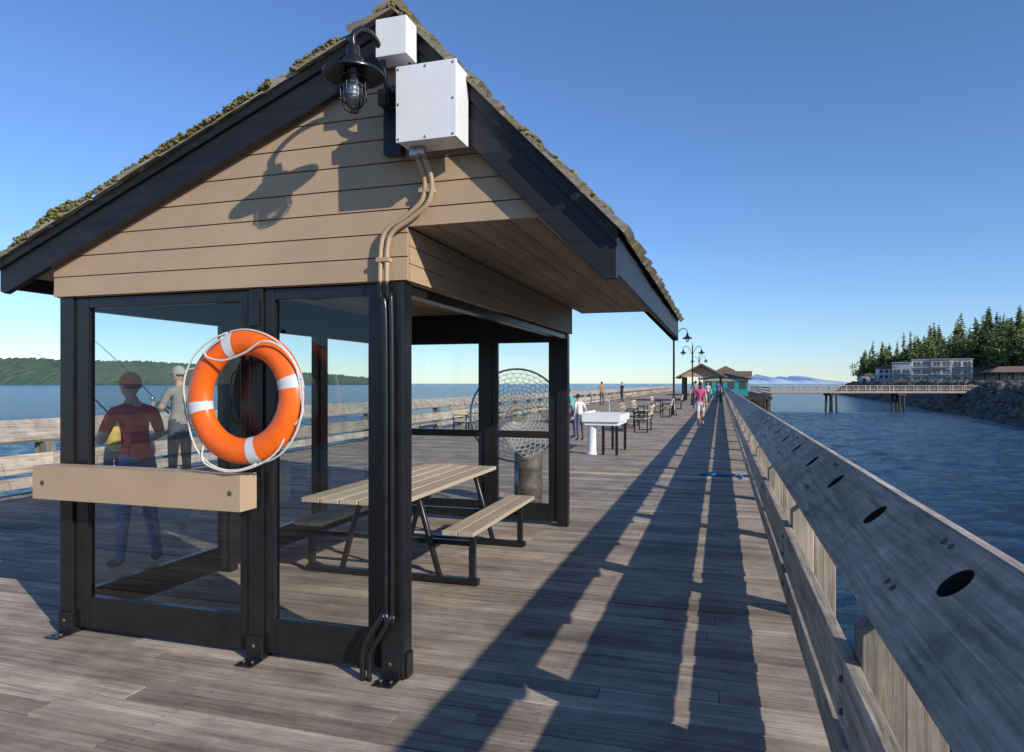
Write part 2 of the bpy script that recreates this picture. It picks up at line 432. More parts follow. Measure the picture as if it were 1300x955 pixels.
for xs,sg in ((-1.605,1),(-4.10,-1)):
    for z0,z1 in ((2.15,2.245),(2.2455,2.34),(2.3405,2.437)):
        xa=xs; vs=[]
        for yy in (3.332,7.498):
            vs+= [(xa+sg*.006,yy,z0+.003),(xa+sg*.002,yy,z1),(xa-sg*.02,yy,z1),(xa-sg*.02,yy,z0+.003)]
        b.add(vs,[(0,1,5,4),(1,2,6,5),(2,3,7,6),(3,0,4,7),(0,3,2,1),(4,5,6,7)],'tan')
b.box(-4.079,-1.627,3.335,3.40,2.152,2.40,'tan')
b.obj('siding',sh)
b=MB(); x=-1.60
def plank(x0,x1,z,th=.02): b.box(x0+.003,x1-.003,3.335,8.05,z,z+th,'soffit')
while x<-.70: plank(x,min(x+.14,-.655),2.441); x+=.14
x=-4.07
while x<-1.64:
    b.box(x+.002,min(x+.14,-1.63)-.002,3.405,7.47,2.402,2.42,'soffit'); x+=.14
for (xa,xb) in ((-.655,-.53),):
    b.add([(xa,3.28,2.44),(xb,3.28,zt(xb)-.13),(xb,8.1,zt(xb)-.13),(xa,8.1,2.44)],[(0,1,2,3)],'soffit')
b.add([(-4.12,3.30,zt(-4.12)-.15),(-4.42,3.30,zt(-4.42)-.15),(-4.42,8.1,zt(-4.42)-.15),(-4.12,8.1,zt(-4.12)-.15)],[(0,1,2,3)],'soffit')
b.obj('soffit',sh)
b=MB()
th=.10
b.prismY([(PX,PZ-.045),(EL+.03,zt(EL+.03)-.045),(EL+.03,zt(EL+.03)-.045-th*.9),(PX,PZ-.045-th)],YF+.045,YB-.045,'barge')
b.prismY([(PX+.001,PZ-.045),(PX+.001,PZ-.045-th),(ER-.04,zt(ER-.04)-.045-th*1.2),(ER-.04,zt(ER-.04)-.045)],YF+.045,YB-.045,'barge')
dl=.215/math.cos(math.atan(SLl)); dr=.225/math.cos(math.atan(SLr))
for y0,y1 in ((YF,YF+.042),(YB-.042,YB)):
    b.prismY([(PX-.001,PZ-.03),(EL,zt(EL)-.03),(EL,zt(EL)-.03-dl*.86),(EL+.04,zt(EL+.04)-.03-dl),(PX-.001,PZ-.03-dl)],y0,y1,'barge')
    b.prismY([(PX+.001,PZ-.03),(PX+.001,PZ-.03-dr),(ER-.06,zt(ER-.06)-.03-dr),(ER,zt(ER)-.03-dr*.80),(ER,zt(ER)-.03)],y0,y1,'barge')
for y0,y1 in ((YF-.022,YF-.001),):
    b.prismY([(PX-.002,PZ-.028),(EL-.01,zt(EL)-.03),(EL-.01,zt(EL)-.10),(PX-.002,PZ-.098)],y0,y1,'barge')
    b.prismY([(PX+.002,PZ-.028),(PX+.002,PZ-.125),(ER+.01,zt(ER+.01)-.125),(ER+.01,zt(ER+.01)-.028)],y0,y1,'barge')
b.box(ER-.04,ER-.002,YF+.044,YB-.044,zt(ER)-.26,zt(ER)-.04,'barge')
b.box(EL+.002,EL+.04,YF+.044,YB-.044,zt(EL)-.21,zt(EL)-.045,'barge')
b.obj('roof_timbers',sh,bevel=.004)
b=MB()
def shakes(side):
    if side<0: d=Vector((-1,0,-SLl)).normalized(); ln=(PX-EL)/abs(d.x)+.03
    else: d=Vector((1,0,-SLr)).normalized(); ln=(ER-PX)/d.x+.04
    if side<0: nrm=Vector((d.z,0,-d.x)).normalized()
    else: nrm=Vector((-d.z,0,d.x)).normalized()
    s=0.0
    while s<ln:
        y=YF-.045+R.uniform(-.02,.0)
        while y<YB+.03:
            wd=R.uniform(.09,.2); y2=min(y+wd,YB+.04)
            e1=s+.26+R.uniform(-.02,.02); e1=min(e1,ln+R.uniform(-.01,.02))
            e0=max(0,s-.08)
            t0=R.uniform(.004,.01); t1=R.uniform(.028,.055)
            base=Vector((PX,0,PZ-.043))
            fy=R.uniform(-.02,.018) if y<YF else 0
            pts=[]
            for yy in (y+fy+.003,y2-.002):
                for (ss,hh) in ((e0,0.0),(e1,0.0),(e1,t1),(e0,t0)):
                    v=base+d*ss+nrm*hh; pts.append((v.x,yy,v.z))
            b.add(pts,[(0,1,2,3),(7,6,5,4),(0,4,5,1),(1,5,6,2),(2,6,7,3),(3,7,4,0)],'shake')
            y=y2
        s+=.19
    return d,nrm
dL,nL=shakes(-1); dR,nR=shakes(1)
y=YF-.05
while y<YB:
    for d,n in ((dL,nL),(dR,nR)):
        p0=Vector((PX,0,PZ-.0)); pts=[]
        for yy in (y,y+.27):
            hh=.03 if yy==y else .012
            for (ss,h) in ((0,0),(.13,-.01),(.13,hh-.005),(0,hh+.008)):
                v=p0+d*ss+n*h; pts.append((v.x,yy,v.z))
        b.add(pts,[(0,1,2,3),(7,6,5,4),(0,4,5,1),(1,5,6,2),(2,6,7,3),(3,7,4,0)],'shake')
    y+=.2
b.obj('roof_shakes',sh)
b=MB()
def lump(c,r,mat='moss',n=7,m=5,sq=.7):
    sd_=R.random()*50
    def fn(v): return v*(1+.75*noise.noise(v*2.9+Vector((sd_,0,0))))
    b.ell(c,r*R.uniform(.8,1.6),r*R.uniform(.8,1.4),r*sq,mat,n,m,fn)
for i in range(3200):
    s=R.random()**.95*(3.1); y=YF-.055+R.random()**3*1.3
    k=noise.noise(Vector((s*2.2,y*1.2,3)))
    if k<-.28: continue
    v=Vector((PX,0,PZ-.01))+dL*s+nL*R.uniform(-.016,.012+max(0,k)*.045); lump((v.x,y,v.z),R.uniform(.003,.013)*(1+max(0,k)*1.2))
for i in range(1500):
    s=R.random()*1.6; y=YF-.055+R.random()**2*4.5
    k=noise.noise(Vector((s*2.6,y*1.2,9)))
    if k<-.2: continue
    v=Vector((PX,0,PZ-.01))+dR*s+nR*R.uniform(-.016,.010+max(0,k)*.03); lump((v.x,y,v.z),R.uniform(.003,.012)*(1+max(0,k)))
b.obj('moss',sh)
b=MB(); K='black'
ZH=2.149
def front(y0,y1,full=True):
    b.box(-4.06,-3.955,y0,y1,.0,ZH,K); b.box(-1.755,-1.627,y0,y1,.0,ZH,K)
    b.box(-2.615,-2.525,y0,y1,.0,ZH,K)
front(3.312,3.412); front(7.40,7.50)
def sash(x0,x1,z0,z1,y0,y1,w=.085,wb=.2,wt=.06,wl=None):
    wl=w if wl is None else wl
    b.box(x0,x0+wl,y0,y1,z0,z1,K); b.box(x1-w,x1,y0,y1,z0,z1,K)
    b.box(x0+wl+.0005,x1-w-.0005,y0+.003,y1-.003,z0,z0+wb,K); b.box(x0+wl+.0005,x1-w-.0005,y0+.003,y1-.003,z1-wt,z1,K)
GL=[]
for (ya,yb) in ((3.33,3.385),(7.42,7.475)):
    sash(-3.953,-2.617,.045,2.145,ya,yb,.075,.20,.065,.105); sash(-2.523,-1.757,.045,2.145,ya,yb,.095,.20,.065,.065)
    GL.append(('y',(ya+yb)/2,-3.86,-2.68,.23,2.09)); GL.append(('y',(ya+yb)/2,-2.47,-1.84,.23,2.09))
b.box(-3.86,-1.84,7.425,7.47,.98,1.06,K)
b.box(-1.757,-1.627,3.30,3.311,0.02,2.13,K)
b.box(-4.055,-1.63,7.38,7.419,2.06,2.40,K)
b.box(-4.0,-1.70,3.415,3.455,2.09,2.15,K)
b.box(-1.72,-1.64,3.415,7.378,2.09,2.148,K)
for yy in (4.78,6.15): b.box(-4.06,-3.965,yy,yy+.1,0,2.40,K)
for ya,yb in ((3.413,4.779),(4.881,6.149),(6.251,7.377)):
    b.box(-4.045,-3.985,ya,yb,.045,.24,K); b.box(-4.045,-3.985,ya,yb,2.08,2.39,K)
    b.box(-4.043,-3.987,ya,ya+.06,.241,2.079,K); b.box(-4.043,-3.987,yb-.06,yb,.241,2.079,K)
    GL.append(('x',-4.015,ya+.05,yb-.05,.235,2.085))
for x in (-4.0,-2.57,-1.70):
    b.box(x-.055,x+.055,3.296,3.3105,.006,.14,K); b.box(x-.055,x+.055,3.20,3.3105,.003,.012,K)
    for dx in (-.03,.03):
        b.lathe([(.011,0),(.011,.012)],(x+dx,3.245,.012),'rust',6)
    b.lathe([(.012,0),(.012,.012)],(x,3.296,.09),'rust',6,T=Matrix(((1,0,0),(0,0,-1),(0,1,0))))
b.box(-1.626,-1.612,3.325,3.40,.006,.14,K)
b.box(-2.60,-2.54,3.298,3.3108,1.93,2.08,K)
b.obj('window_frames',sh,bevel=.004)
b=MB()
for g in GL:
    if g[0]=='y': b.add([(g[2],g[1],g[4]),(g[3],g[1],g[4]),(g[3],g[1],g[5]),(g[2],g[1],g[5])],[(0,1,2,3)],'glass')
    else: b.add([(g[1],g[2],g[4]),(g[1],g[3],g[4]),(g[1],g[3],g[5]),(g[1],g[2],g[5])],[(0,1,2,3)],'glass')
b.obj('glass_panes',sh,recalc=False)
b=MB(); b.box(-4.06,-2.53,3.13,3.27,.89,1.093,'tan')
for x in (-3.98,-2.60):
    b.lathe([(.016,0),(.016,.003),(.010,.003)],(x,3.131,.99),'rust',10,T=Matrix(((1,0,0),(0,0,-1),(0,1,0))))
b.box(-4.04,-3.98,3.271,3.311,.92,1.06,K); b.box(-2.60,-2.545,3.271,3.311,.92,1.06,K)
b.obj('bumper_board',sh,bevel=.006)
def smooth(pts,n=8):
    pts=[Vector(p) for p in pts]; out=[]
    P=[pts[0]]+pts+[pts[-1]]
    for i in range(1,len(P)-2):
        for k in range(n):
            t=k/n; a,b_,c,d=P[i-1],P[i],P[i+1],P[i+2]
            out.append(.5*((2*b_)+(-a+c)*t+(2*a-5*b_+4*c-d)*t*t+(-a+3*b_-3*c+d)*t**3))
    out.append(pts[-1]); return out
b=MB()
for dx,dz in ((0,0),(.038,-.012)):
    b.tube(smooth([(-1.49+dx*.6,3.14,2.90),(-1.49+dx*.8,3.18,2.78),(-1.475+dx,3.245,2.66),(-1.50+dx,3.262,2.56+dz),(-1.60+dx*.9,3.265,2.48+dz),(-1.705+dx,3.265,2.42+dz),(-1.738+dx,3.265,2.33),(-1.742+dx,3.262,2.14)]),.0135,'tan',10)
for z in (2.25,2.60): b.box(-1.76 if z<2.5 else -1.51,-1.685 if z<2.5 else -1.43,3.246,3.29,z,z+.022,'tan')
b.tube(smooth([(-1.742,3.255,2.139),(-1.742,3.27,2.05),(-1.715,3.272,1.9),(-1.712,3.272,.42),(-1.72,3.27,.37),(-1.83,3.262,.20),(-1.845,3.26,.13),(-1.845,3.26,0)],6),.016,K,10)
b.tube(smooth([(-1.704,3.255,2.139),(-1.70,3.27,2.05),(-1.68,3.272,1.95),(-1.676,3.272,.44),(-1.68,3.27,.36),(-1.79,3.262,.17),(-1.805,3.26,.11),(-1.805,3.26,0)],6),.014,K,10)
b.obj('conduits',sh)

b=MB(); b.box(-1.535,-1.215,3.035,3.05,2.79,3.165,'white'); b.box(-1.53,-1.22,3.051,3.215,2.795,3.16,'white')
for x in (-1.52,-1.375,-1.23):
    for z in (2.805,2.9775,3.15):
        if x==-1.375 and z==2.9775: continue
        b.lathe([(.007,0),(.007,.004)],(x,3.035,z),'steel',8,T=Matrix(((1,0,0),(0,0,-1),(0,1,0))))
b.lathe([(.026,2.75),(.026,2.795)],(-1.485,3.14,0),'steel',12); b.lathe([(.026,2.755),(.026,2.795)],(-1.45,3.14,0),'steel',12)
b.box(-1.50,-1.25,3.216,3.238,2.86,3.1,K)
b.obj('electrical_box',bevel=.005)
b=MB(); b.box(-1.655,-1.485,3.05,3.17,3.235,3.425,'white'); b.box(-1.63,-1.51,3.171,3.24,3.27,3.39,'steel')
b.box(-1.60,-1.53,3.20,3.235,3.12,3.27,K)
b.tube(smooth([(-1.52,3.15,3.235),(-1.47,3.16,3.18),(-1.42,3.17,3.22),(-1.36,3.15,3.20),(-1.34,3.14,3.165)]),.006,K,6)
o=b.obj('antenna_box',bevel=.014)
def barnlamp(px,py,pz,sgn=1):
    b=MB(); lx,ly,lz=px,py,pz
    b.lathe([(.004,.13),(.03,.125),(.034,.07),(.05,.06),(.055,.035),(.145,-.005),(.147,-.02),(.143,-.02),(.052,.02),(.03,.02)],(lx,ly,lz),K,28,capends=False)
    b.lathe([(.048,.02),(.05,-.02),(.05,-.13),(.042,-.16),(.02,-.178),(.001,-.18)],(lx,ly,lz),'jar',20,capends=False)
    b.lathe([(.014,.02),(.014,-.03),(.024,-.06),(.028,-.09),(.02,-.12),(.001,-.125)],(lx,ly,lz),'white',12,capends=False)
    for k in range(8):
        a=k*math.pi/4; c,s_=math.cos(a),math.sin(a)
        b.tube([(lx+r*c,ly+r*s_,lz+z) for r,z in ((.06,0),(.063,-.06),(.062,-.13),(.048,-.17),(.02,-.192),(0,-.195))],.0035,K,5)
    for z in (-.03,-.075,-.13):
        b.tube([(lx+.063*math.cos(a*math.pi/10),ly+.063*math.sin(a*math.pi/10),lz+z) for a in range(20)],.0035,K,5,closed=True)
    b.tube(smooth([(lx,ly,lz+.12),(lx,ly,lz+.18),(lx+.015,ly+.06*sgn,lz+.235),(lx+.035,ly+.14*sgn,lz+.23),(lx+.045,ly+.20*sgn,lz+.17),(lx+.045,ly+.24*sgn,lz+.05),(lx+.05,ly+.30*sgn,lz-.02)]),.014,K,10)
    b.box(lx+.0,lx+.10,min(ly+.30*sgn,ly+.36*sgn),max(ly+.30*sgn,ly+.36*sgn),lz-.30,lz+.06,K)
    b.box(lx+.02,lx+.08,min(ly+.2*sgn,ly+.30*sgn),max(ly+.2*sgn,ly+.30*sgn),lz-.08,lz-.0,K)
    return b.obj('barn_lamp',bevel=.002)
barnlamp(-1.68,2.88,3.09)
barnlamp(-.75,8.42,2.62,-1)

# life ring
b=MB(); cx,cy,cz=-2.53,3.17,1.526; RR=.302; tr=.073; td=.055; n=96; m=18
lean=Matrix.Rotation(math.radians(-3),3,'X')
def ringpt(a,ph,k=1.0):
    v=Vector(((RR+tr*k*math.cos(ph))*math.cos(a), -td*k*math.sin(ph), (RR+tr*k*math.cos(ph))*math.sin(a)))
    return lean@v+Vector((cx,cy,cz))
vs=[ringpt(2*math.pi*i/n,2*math.pi*j/m) for i in range(n) for j in range(m)]
b.add(vs,[(i*m+j,((i+1)%n)*m+j,((i+1)%n)*m+(j+1)%m,i*m+(j+1)%m) for i in range(n) for j in range(m)],'orange',smooth=True)
bands=[math.radians(d) for d in (108,14,-74,192)]
for a0 in bands:
    vs=[];kk=7
    for i in range(kk):
        a=a0+(i-(kk-1)/2)*math.radians(1.9)
        for j in range(m): vs.append(ringpt(a,2*math.pi*j/m,1.03))
    b.add(vs,[(i*m+j,(i+1)*m+j,(i+1)*m+(j+1)%m,i*m+(j+1)%m) for i in range(kk-1) for j in range(m)],'tape',smooth=True)
for q in range(4):
    a0=bands[q]; a1=bands[(q+1)%4]
    while a1>a0: a1-=2*math.pi
    pts=[]
    for i in range(25):
        t=i/24; a=a0+(a1-a0)*t; sag=math.sin(math.pi*t)
        rr=RR+tr+.004+(.010+.008*q)*sag
        p=lean@Vector((rr*math.cos(a),-.012-.02*sag,rr*math.sin(a)))+Vector((cx,cy,cz)); p.z-=.02*sag
        pts.append(p)
    b.tube(pts,.0055,'rope',7)
def rp(dx,dy,dz): return (cx+dx,cy+dy,cz+dz)
b.tube(smooth([rp(-.10,-.06,.33),rp(-.22,-.06,.24),rp(-.10,-.068,.20),rp(.05,-.07,.24),rp(.17,-.07,.30),rp(.27,-.05,.27),rp(.35,-.03,.16),rp(.375,-.02,0),rp(.39,-.03,-.09),rp(.34,-.03,-.15)]),.006,'rope',7)
b.tube(smooth([rp(-.24,-.04,-.25),rp(-.23,-.06,-.36),rp(-.08,-.065,-.41),rp(.07,-.06,-.39),rp(.20,-.05,-.33),rp(.27,-.04,-.25),rp(.30,-.03,-.14)]),.006,'rope',7)
b.tube(smooth([rp(-.33,-.02,.16),rp(-.40,-.01,.13),rp(-.41,-.01,-.02),rp(-.40,.0,-.12),rp(-.36,.0,-.17),rp(-.34,0,-.14)]),.005,'rope',7)
b.box(cx-.02,cx+.02,3.20,3.31,cz+.20,cz+.24,K); b.box(cx-.012,cx+.012,cy+.02,cy+.035,cz+.20,cz+.40,K)
b.obj('life_ring')

def picnic(x0,x1,y0,y1,T=None,name='picnic_table'):
    b=MB(); n=5; w=(x1-x0)/n
    for i in range(n): b.box(x0+i*w+.006,x0+(i+1)*w-.006,y0,y1,.715,.75,'table')
    by0=y0+.48; 
    for bx in (x1+.13,x0-.40):
        for i in range(2): b.box(bx+i*.135+.004,bx+(i+1)*.135-.004,by0,y1+.02,.425,.46,'table')
    for fy in (by0+.15,y1-.28):
        b.box(x0+.04,x1-.04,fy,fy+.05,.665,.714,K)
        for sx,ex in ((x0+.14,x0-.05),(x1-.14,x1+.05)):
            b.tube([(sx,fy+.025,.67),(ex,fy+.025,.03)],.026,K,8)
        b.box(x0-.38,x1+.38,fy,fy+.05,.01,.06,K)
        for bx in (x0-.36,x1+.30):
            b.box(bx,bx+.05,fy+.001,fy+.049,.061,.424,K)
        b.box(x0-.31,x1+.30,fy+.06,fy+.10,.30,.34,K)
    b.box((x0+x1)/2-.025,(x0+x1)/2+.025,by0+.2,y1-.28,.60,.66,K)
    return b.obj(name,bevel=.004,T=T)
picnic(-3.0,-2.2,4.38,6.62)

# ---------------------------------------------------------------- people
def skinmesh(verts,edges,radii,sub=2):
    me=bpy.data.meshes.new('t'); me.from_pydata(verts,edges,[]); o=bpy.data.objects.new('t',me); COL.objects.link(o)
    md=o.modifiers.new('s','SKIN'); md.use_smooth_shade=True
    lay=me.skin_vertices[0]
    for i,r in enumerate(radii):
        lay.data[i].radius=(r,r) if not isinstance(r,tuple) else r
        lay.data[i].use_root=(i==0)
    ss=o.modifiers.new('ss','SUBSURF'); ss.levels=sub; ss.render_levels=sub
    dg=bpy.context.evaluated_depsgraph_get(); r=bpy.data.meshes.new_from_object(o.evaluated_get(dg))
    bpy.data.objects.remove(o); return r
def segd(p,a,b_):
    ab=b_-a; t=max(0,min(1,(p-a).dot(ab)/max(ab.length_squared,1e-9))); return (p-(a+ab*t)).length
_pm={}
def cloth(c,kind):
    k=(tuple(c),kind)
    if k not in _pm:
        nm='clothes_%d'%len(_pm); M[nm]=paint(nm,c,0.85 if kind=='c' else 0.55,.18,9,.2 if kind=='c' else .4,.05 if kind=='c' else 0)
        _pm[k]=nm
    return _pm[k]
def person(name,x,y,face,h,shirt,pants,shoe=(.05,.05,.05),skin=(.55,.33,.23),hair=(.06,.035,.02),
           longhair=False,cap=None,sleeve=True,shorts=False,armL=None,armR=None,legs=None,z=0,female=False,lean=0,turn=0,sit=False):
    S=h/1.75; V=Vector
    sw=.175 if not female else .155
    l=legs or {}
    kL=V(l.get('kL',(.105,.01,.50))); aL=V(l.get('aL',(.11,-.02,.085))); tL=V(l.get('tL',(.125,.14,.035)))
    kR=V(l.get('kR',(-.105,.01,.50))); aR=V(l.get('aR',(-.11,-.02,.085))); tR=V(l.get('tR',(-.125,.14,.035)))
    eL,wL=[V(q) for q in (armL or ((.24,-.03,1.14),(.27,.05,.90)))]
    eR,wR=[V(q) for q in (armR or ((-.24,-.03,1.14),(-.27,.05,.90)))]
    ln=lambda zz: lean*max(0,zz-.95)
    pel=V((0,0,.95)); wa=V((0,ln(1.1)+.005,1.1)); ch=V((0,ln(1.3)+.01,1.29)); uc=V((0,ln(1.42),1.405)); nk=V((0,ln(1.5)+.01,1.49)); hb=V((0,ln(1.57)+.02,1.575))
    sL=V((sw,ln(1.42),1.41)); sR=V((-sw,ln(1.42),1.41)); hL=V((.085,0,.90)); hR=V((-.085,0,.90))
    J=[pel,wa,ch,uc,nk,hb,sL,eL,wL,sR,eR,wR,hL,kL,aL,tL,hR,kR,aR,tR]
    rd=[(.135,.11),(.125,.10),(.15,.115),(.12,.09),.052,.052,.066,.046,.030,.066,.046,.030,.100,.068,.046,.040,.100,.068,.046,.040]
    if female: rd[0]=(.14,.115); rd[1]=(.105,.09); rd[2]=(.125,.105)
    E=[(0,1),(1,2),(2,3),(3,4),(4,5),(3,6),(6,7),(7,8),(3,9),(9,10),(10,11),(0,12),(12,13),(13,14),(14,15),(0,16),(16,17),(17,18),(18,19)]
    me=skinmesh(J,E,rd,2)
    ms,mp_,msk,mh,mho=cloth(shirt,'c'),cloth(pants,'c'),cloth(skin,'s'),cloth(shoe,'c'),cloth(hair,'c')
    lab=[(0,1,mp_),(1,2,ms),(2,3,ms),(3,4,ms),(4,5,msk),(3,6,ms),(6,7,ms),(7,8,ms if sleeve else msk),(3,9,ms),(9,10,ms),(10,11,ms if sleeve else msk),
         (0,12,mp_),(12,13,mp_),(13,14,msk if shorts else mp_),(14,15,mh),(0,16,mp_),(16,17,mp_),(17,18,msk if shorts else mp_),(18,19,mh)]
    b=MB(); vs=[v.co.copy() for v in me.vertices]
    groups={}
    for p in me.polygons:
        c=p.center; best=min(lab,key=lambda q:segd(c,J[q[0]],J[q[1]])-0.0)
        mt=best[2]
        if mt==mp_ and c.z>1.03 and not sit: mt=ms
        if best[:2]==(0,1) and c.z>.93: mt=ms
        if best[:2] in ((3,4),) and c.z>1.47: mt=msk
        if not sleeve and best[:2] in ((6,7),(9,10)):
            a=J[best[0]]; 
            if (c-a).length>.20: mt=msk
        if shorts and best[:2] in ((12,13),(16,17)) and c.z<.60: mt=msk
        groups.setdefault(mt,[]).append(tuple(p.vertices))
    for mt,fs in groups.items():
        used=sorted({i for f in fs for i in f}); mp2={a:i for i,a in enumerate(used)}
        b.add([vs[i] for i in used],[tuple(mp2[i] for i in f) for f in fs],mt,smooth=True)
    hc=V((0,hb.y+.02,1.645)); rot=Matrix.Rotation(turn,3,'Z')
    def hf(v):
        w=V(v)
        if v.z<0: w.x*=1-.28*(-v.z); w.y=w.y*(1-.15*(-v.z))+.08*(-v.z)
        return w
    b.ell(hc,.076,.096,.118,msk,18,12,hf,T=rot)
    def at(p): return hc+rot@V(p)
    b.ell(at((0,.098,-.012)),.013,.02,.022,msk,8,6)
    for sx in (-1,1):
        b.ell(at((sx*.03,.083,.012)),.011,.008,.008,'white',8,6); b.ell(at((sx*.03,.09,.012)),.005,.004,.005,'black',6,5)
        b.ell(at((sx*.077,-.002,-.005)),.01,.018,.028,msk,8,6)
        b.ell(at((sx*.03,.088,.032)),.018,.006,.004,mho,8,4)
    b.ell(at((0,.084,-.055)),.024,.008,.006,cloth((.35,.13,.11),'s'),8,4)
    def hairf(v):
        w=V(v)
        if v.z<0.15 and v.y>-.1: w*=.86
        if v.z<-.45: w*=.8
        return w
    b.ell(at((0,-.012,.014)),.083,.098,.116,mho,18,12,hairf,T=rot)
    if longhair:
        b.ell(at((0,-.07,-.09)),.07,.045,.14,mho,12,8,T=rot)
    if cap:
        mc=cloth(cap,'c')
        def cf(v): return V((v.x,v.y,max(v.z,-0.15)))
        b.ell(at((0,-.008,.02)),.088,.106,.112,mc,18,12,cf,T=rot)
        pts=[at((.075*math.cos(a),.085+.085*math.sin(a),.035)) for a in [math.pi*i/10 for i in range(11)]]
        b.add(pts+[p+V((0,0,.008)) for p in pts],[tuple(range(11)),tuple(range(21,10,-1))]+[(i,i+1,i+12,i+11) for i in range(10)]+[(10,0,11,21)],mc)
    for (e,wr,sg) in ((eL,wL,1),(eR,wR,-1)):
        d=(wr-e).normalized(); side=d.cross(V((0,1,0)) if abs(d.y)<.8 else V((0,0,1))).normalized(); up=side.cross(d)
        T=Matrix((side,up,d)).transposed()
        pc=wr+d*.045
        b.ell(pc,.038,.018,.055,msk,12,8,T=T)
        curl=up*(1 if up.y>0 or abs(d.y)>.8 else -1)
        for k,(ox,lnf) in enumerate(((-.028,.062),(-.010,.075),(.009,.07),(.027,.055))):
            p0=wr+d*.075+side*ox; p1=p0+d*lnf*.45+curl*.004; p2=p1+d*lnf*.3+curl*lnf*.25; p3=p2+d*lnf*.12+curl*lnf*.3
            b.tube([p0,p1,p2,p3],[.009,.0085,.008,.006],msk,7)
        p0=wr+d*.03-side*.03; p1=p0-side*.025+d*.02+curl*.01; p2=p1+d*.028+curl*.014
        b.tube([p0,p1,p2],[.011,.010,.007],msk,7)
    ang=math.atan2(-face[0],face[1])
    T=Matrix.Translation((x,y,z))@Matrix.Rotation(ang,4,'Z')@Matrix.Scale(S,4)
    return b.obj(name,T=T,recalc=False)

person('man_in_red_shirt',-4.86,4.70,(-.95,.3),1.68,(.52,.03,.05),(.12,.18,.32),cap=(.36,.02,.04),sleeve=False,skin=(.62,.38,.27),
       armL=((.27,.12,1.18),(.13,.36,1.10)),armR=((-.28,.10,1.16),(-.16,.34,1.14)),turn=.25,
       legs=dict(kL=(.13,.05,.50),aL=(.16,-.04,.085),tL=(.20,.11,.035),kR=(-.13,.02,.50),aR=(-.16,0,.085),tR=(-.19,.15,.035)),lean=.18)
person('man_in_grey_cap',-7.65,8.15,(-1,.2),1.84,(.30,.28,.25),(.08,.08,.10),cap=(.38,.36,.33),sleeve=False,
       armL=((.25,.06,1.17),(.15,.30,1.16)),armR=((-.25,.06,1.17),(-.15,.30,1.2)),turn=.3)
person('child_in_yellow_shirt',-7.75,7.1,(-.9,.5),1.28,(.55,.38,.10),(.10,.12,.2),longhair=True,hair=(.17,.08,.035),
       armL=((.22,.10,1.2),(.12,.32,1.2)),armR=((-.22,.10,1.2),(-.12,.32,1.2)),sleeve=False)
walk=dict(kL=(.09,.12,.52),aL=(.09,.16,.10),tL=(.10,.32,.07),kR=(-.09,-.02,.50),aR=(-.09,-.26,.14),tR=(-.095,-.16,.035))
person('woman_in_pink_top',-.72,26.3,(-.05,1),1.66,(.62,.10,.22),(.62,.58,.54),longhair=True,hair=(.10,.05,.03),sleeve=False,shorts=True,female=True,legs=walk,
       armL=((.20,-.14,1.17),(.22,-.12,.93)),armR=((-.20,.04,1.15),(-.2,.2,.98)))
person('child_in_teal_shirt',-4.1,19.6,(-.9,-.3),1.46,(.05,.42,.42),(.08,.1,.2),hair=(.10,.055,.03),sleeve=False,
       armL=((.2,.14,1.2),(.12,.36,1.14)),armR=((-.2,.14,1.2),(-.12,.36,1.14)),lean=.35)
person('child_in_white_shirt',-3.75,18.7,(-.6,.6),1.30,(.6,.6,.6),(.1,.1,.12),hair=(.05,.03,.02),sleeve=False,lean=.2)
for i,(px,py,sc,pc,hh,nm) in enumerate([(-1.5,44,(.30,.30,.32),(.05,.06,.1),1.75,'man_in_grey_shirt'),(-1.0,58,(.55,.5,.45),(.1,.1,.12),1.68,'woman_in_white_shirt'),
        (-.2,60,(.1,.12,.3),(.05,.05,.05),1.78,'man_in_blue_shirt'),(-1.9,52,(.35,.08,.06),(.07,.07,.1),1.7,'woman_in_red_top'),(-8.4,50,(.4,.2,.05),(.1,.1,.1),1.72,'man_in_orange_shirt'),(-8.3,60,(.1,.1,.1),(.1,.1,.1),1.72,'man_in_black_shirt')]):
    person(nm,px,py,(0.1 if i<4 else -1,-1 if i%2 else 1),hh,sc,pc,legs=walk if i<4 else None,sleeve=False,female='woman' in nm,longhair='woman' in nm)

def rod(name,p0,p1):
    b=MB(); p0=Vector(p0); p1=Vector(p1); 
    pts=[p0+(p1-p0)*t+Vector((0,0,-.25*(t**3))) for t in [i/10 for i in range(11)]]
    b.tube(pts,[.009-.0075*i/10 for i in range(11)],'black',6)
    b.tube([p0,p0+(p1-p0)*.12],.016,'table',8); q=p0+(p1-p0)*.15-Vector((0,0,.04))
    b.lathe([(.03,-.03),(.03,.03)],q,'steel',10)
    b.obj(name)
rod('fishing_rod',(-7.95,8.25,1.15),(-9.9,8.1,2.9))
rod('fishing_rod',(-5.2,4.95,1.10),(-7.0,5.35,2.2))

# ---------------------------------------------------------------- landing net hoop, barrel
b=MB(); c=Vector((-2.36,7.85,1.22)); Rh=.56
ax=Vector((.25,-1,.12)).normalized(); uu=ax.cross(Vector((0,0,1))).normalized(); vv=uu.cross(ax)
def hp(r,a,d): return c+uu*(r*math.cos(a))+vv*(r*math.sin(a))+ax*d
b.tube([hp(Rh,2*math.pi*i/40,0) for i in range(40)],.013,'steel',8,closed=True)
prof=lambda r: -.32*(1-(r/Rh)**2)
for r in [Rh*k/12 for k in range(2,12)]:
    b.tube([hp(r,2*math.pi*i/36,prof(r)) for i in range(36)],.0028,'rope',4,closed=True)
for k in range(36):
    for s_ in (1,-1):
        b.tube([hp(Rh*t,2*math.pi*k/36+s_*(1-t)*.9,prof(Rh*t)) for t in (1,.85,.7,.55,.4,.25,.12)],.0024,'rope',4)
b.tube([c-vv*Rh,(c-vv*Rh)*1+Vector((.02,.05,-.62))],.02,'steel',8)
b.obj('landing_net')
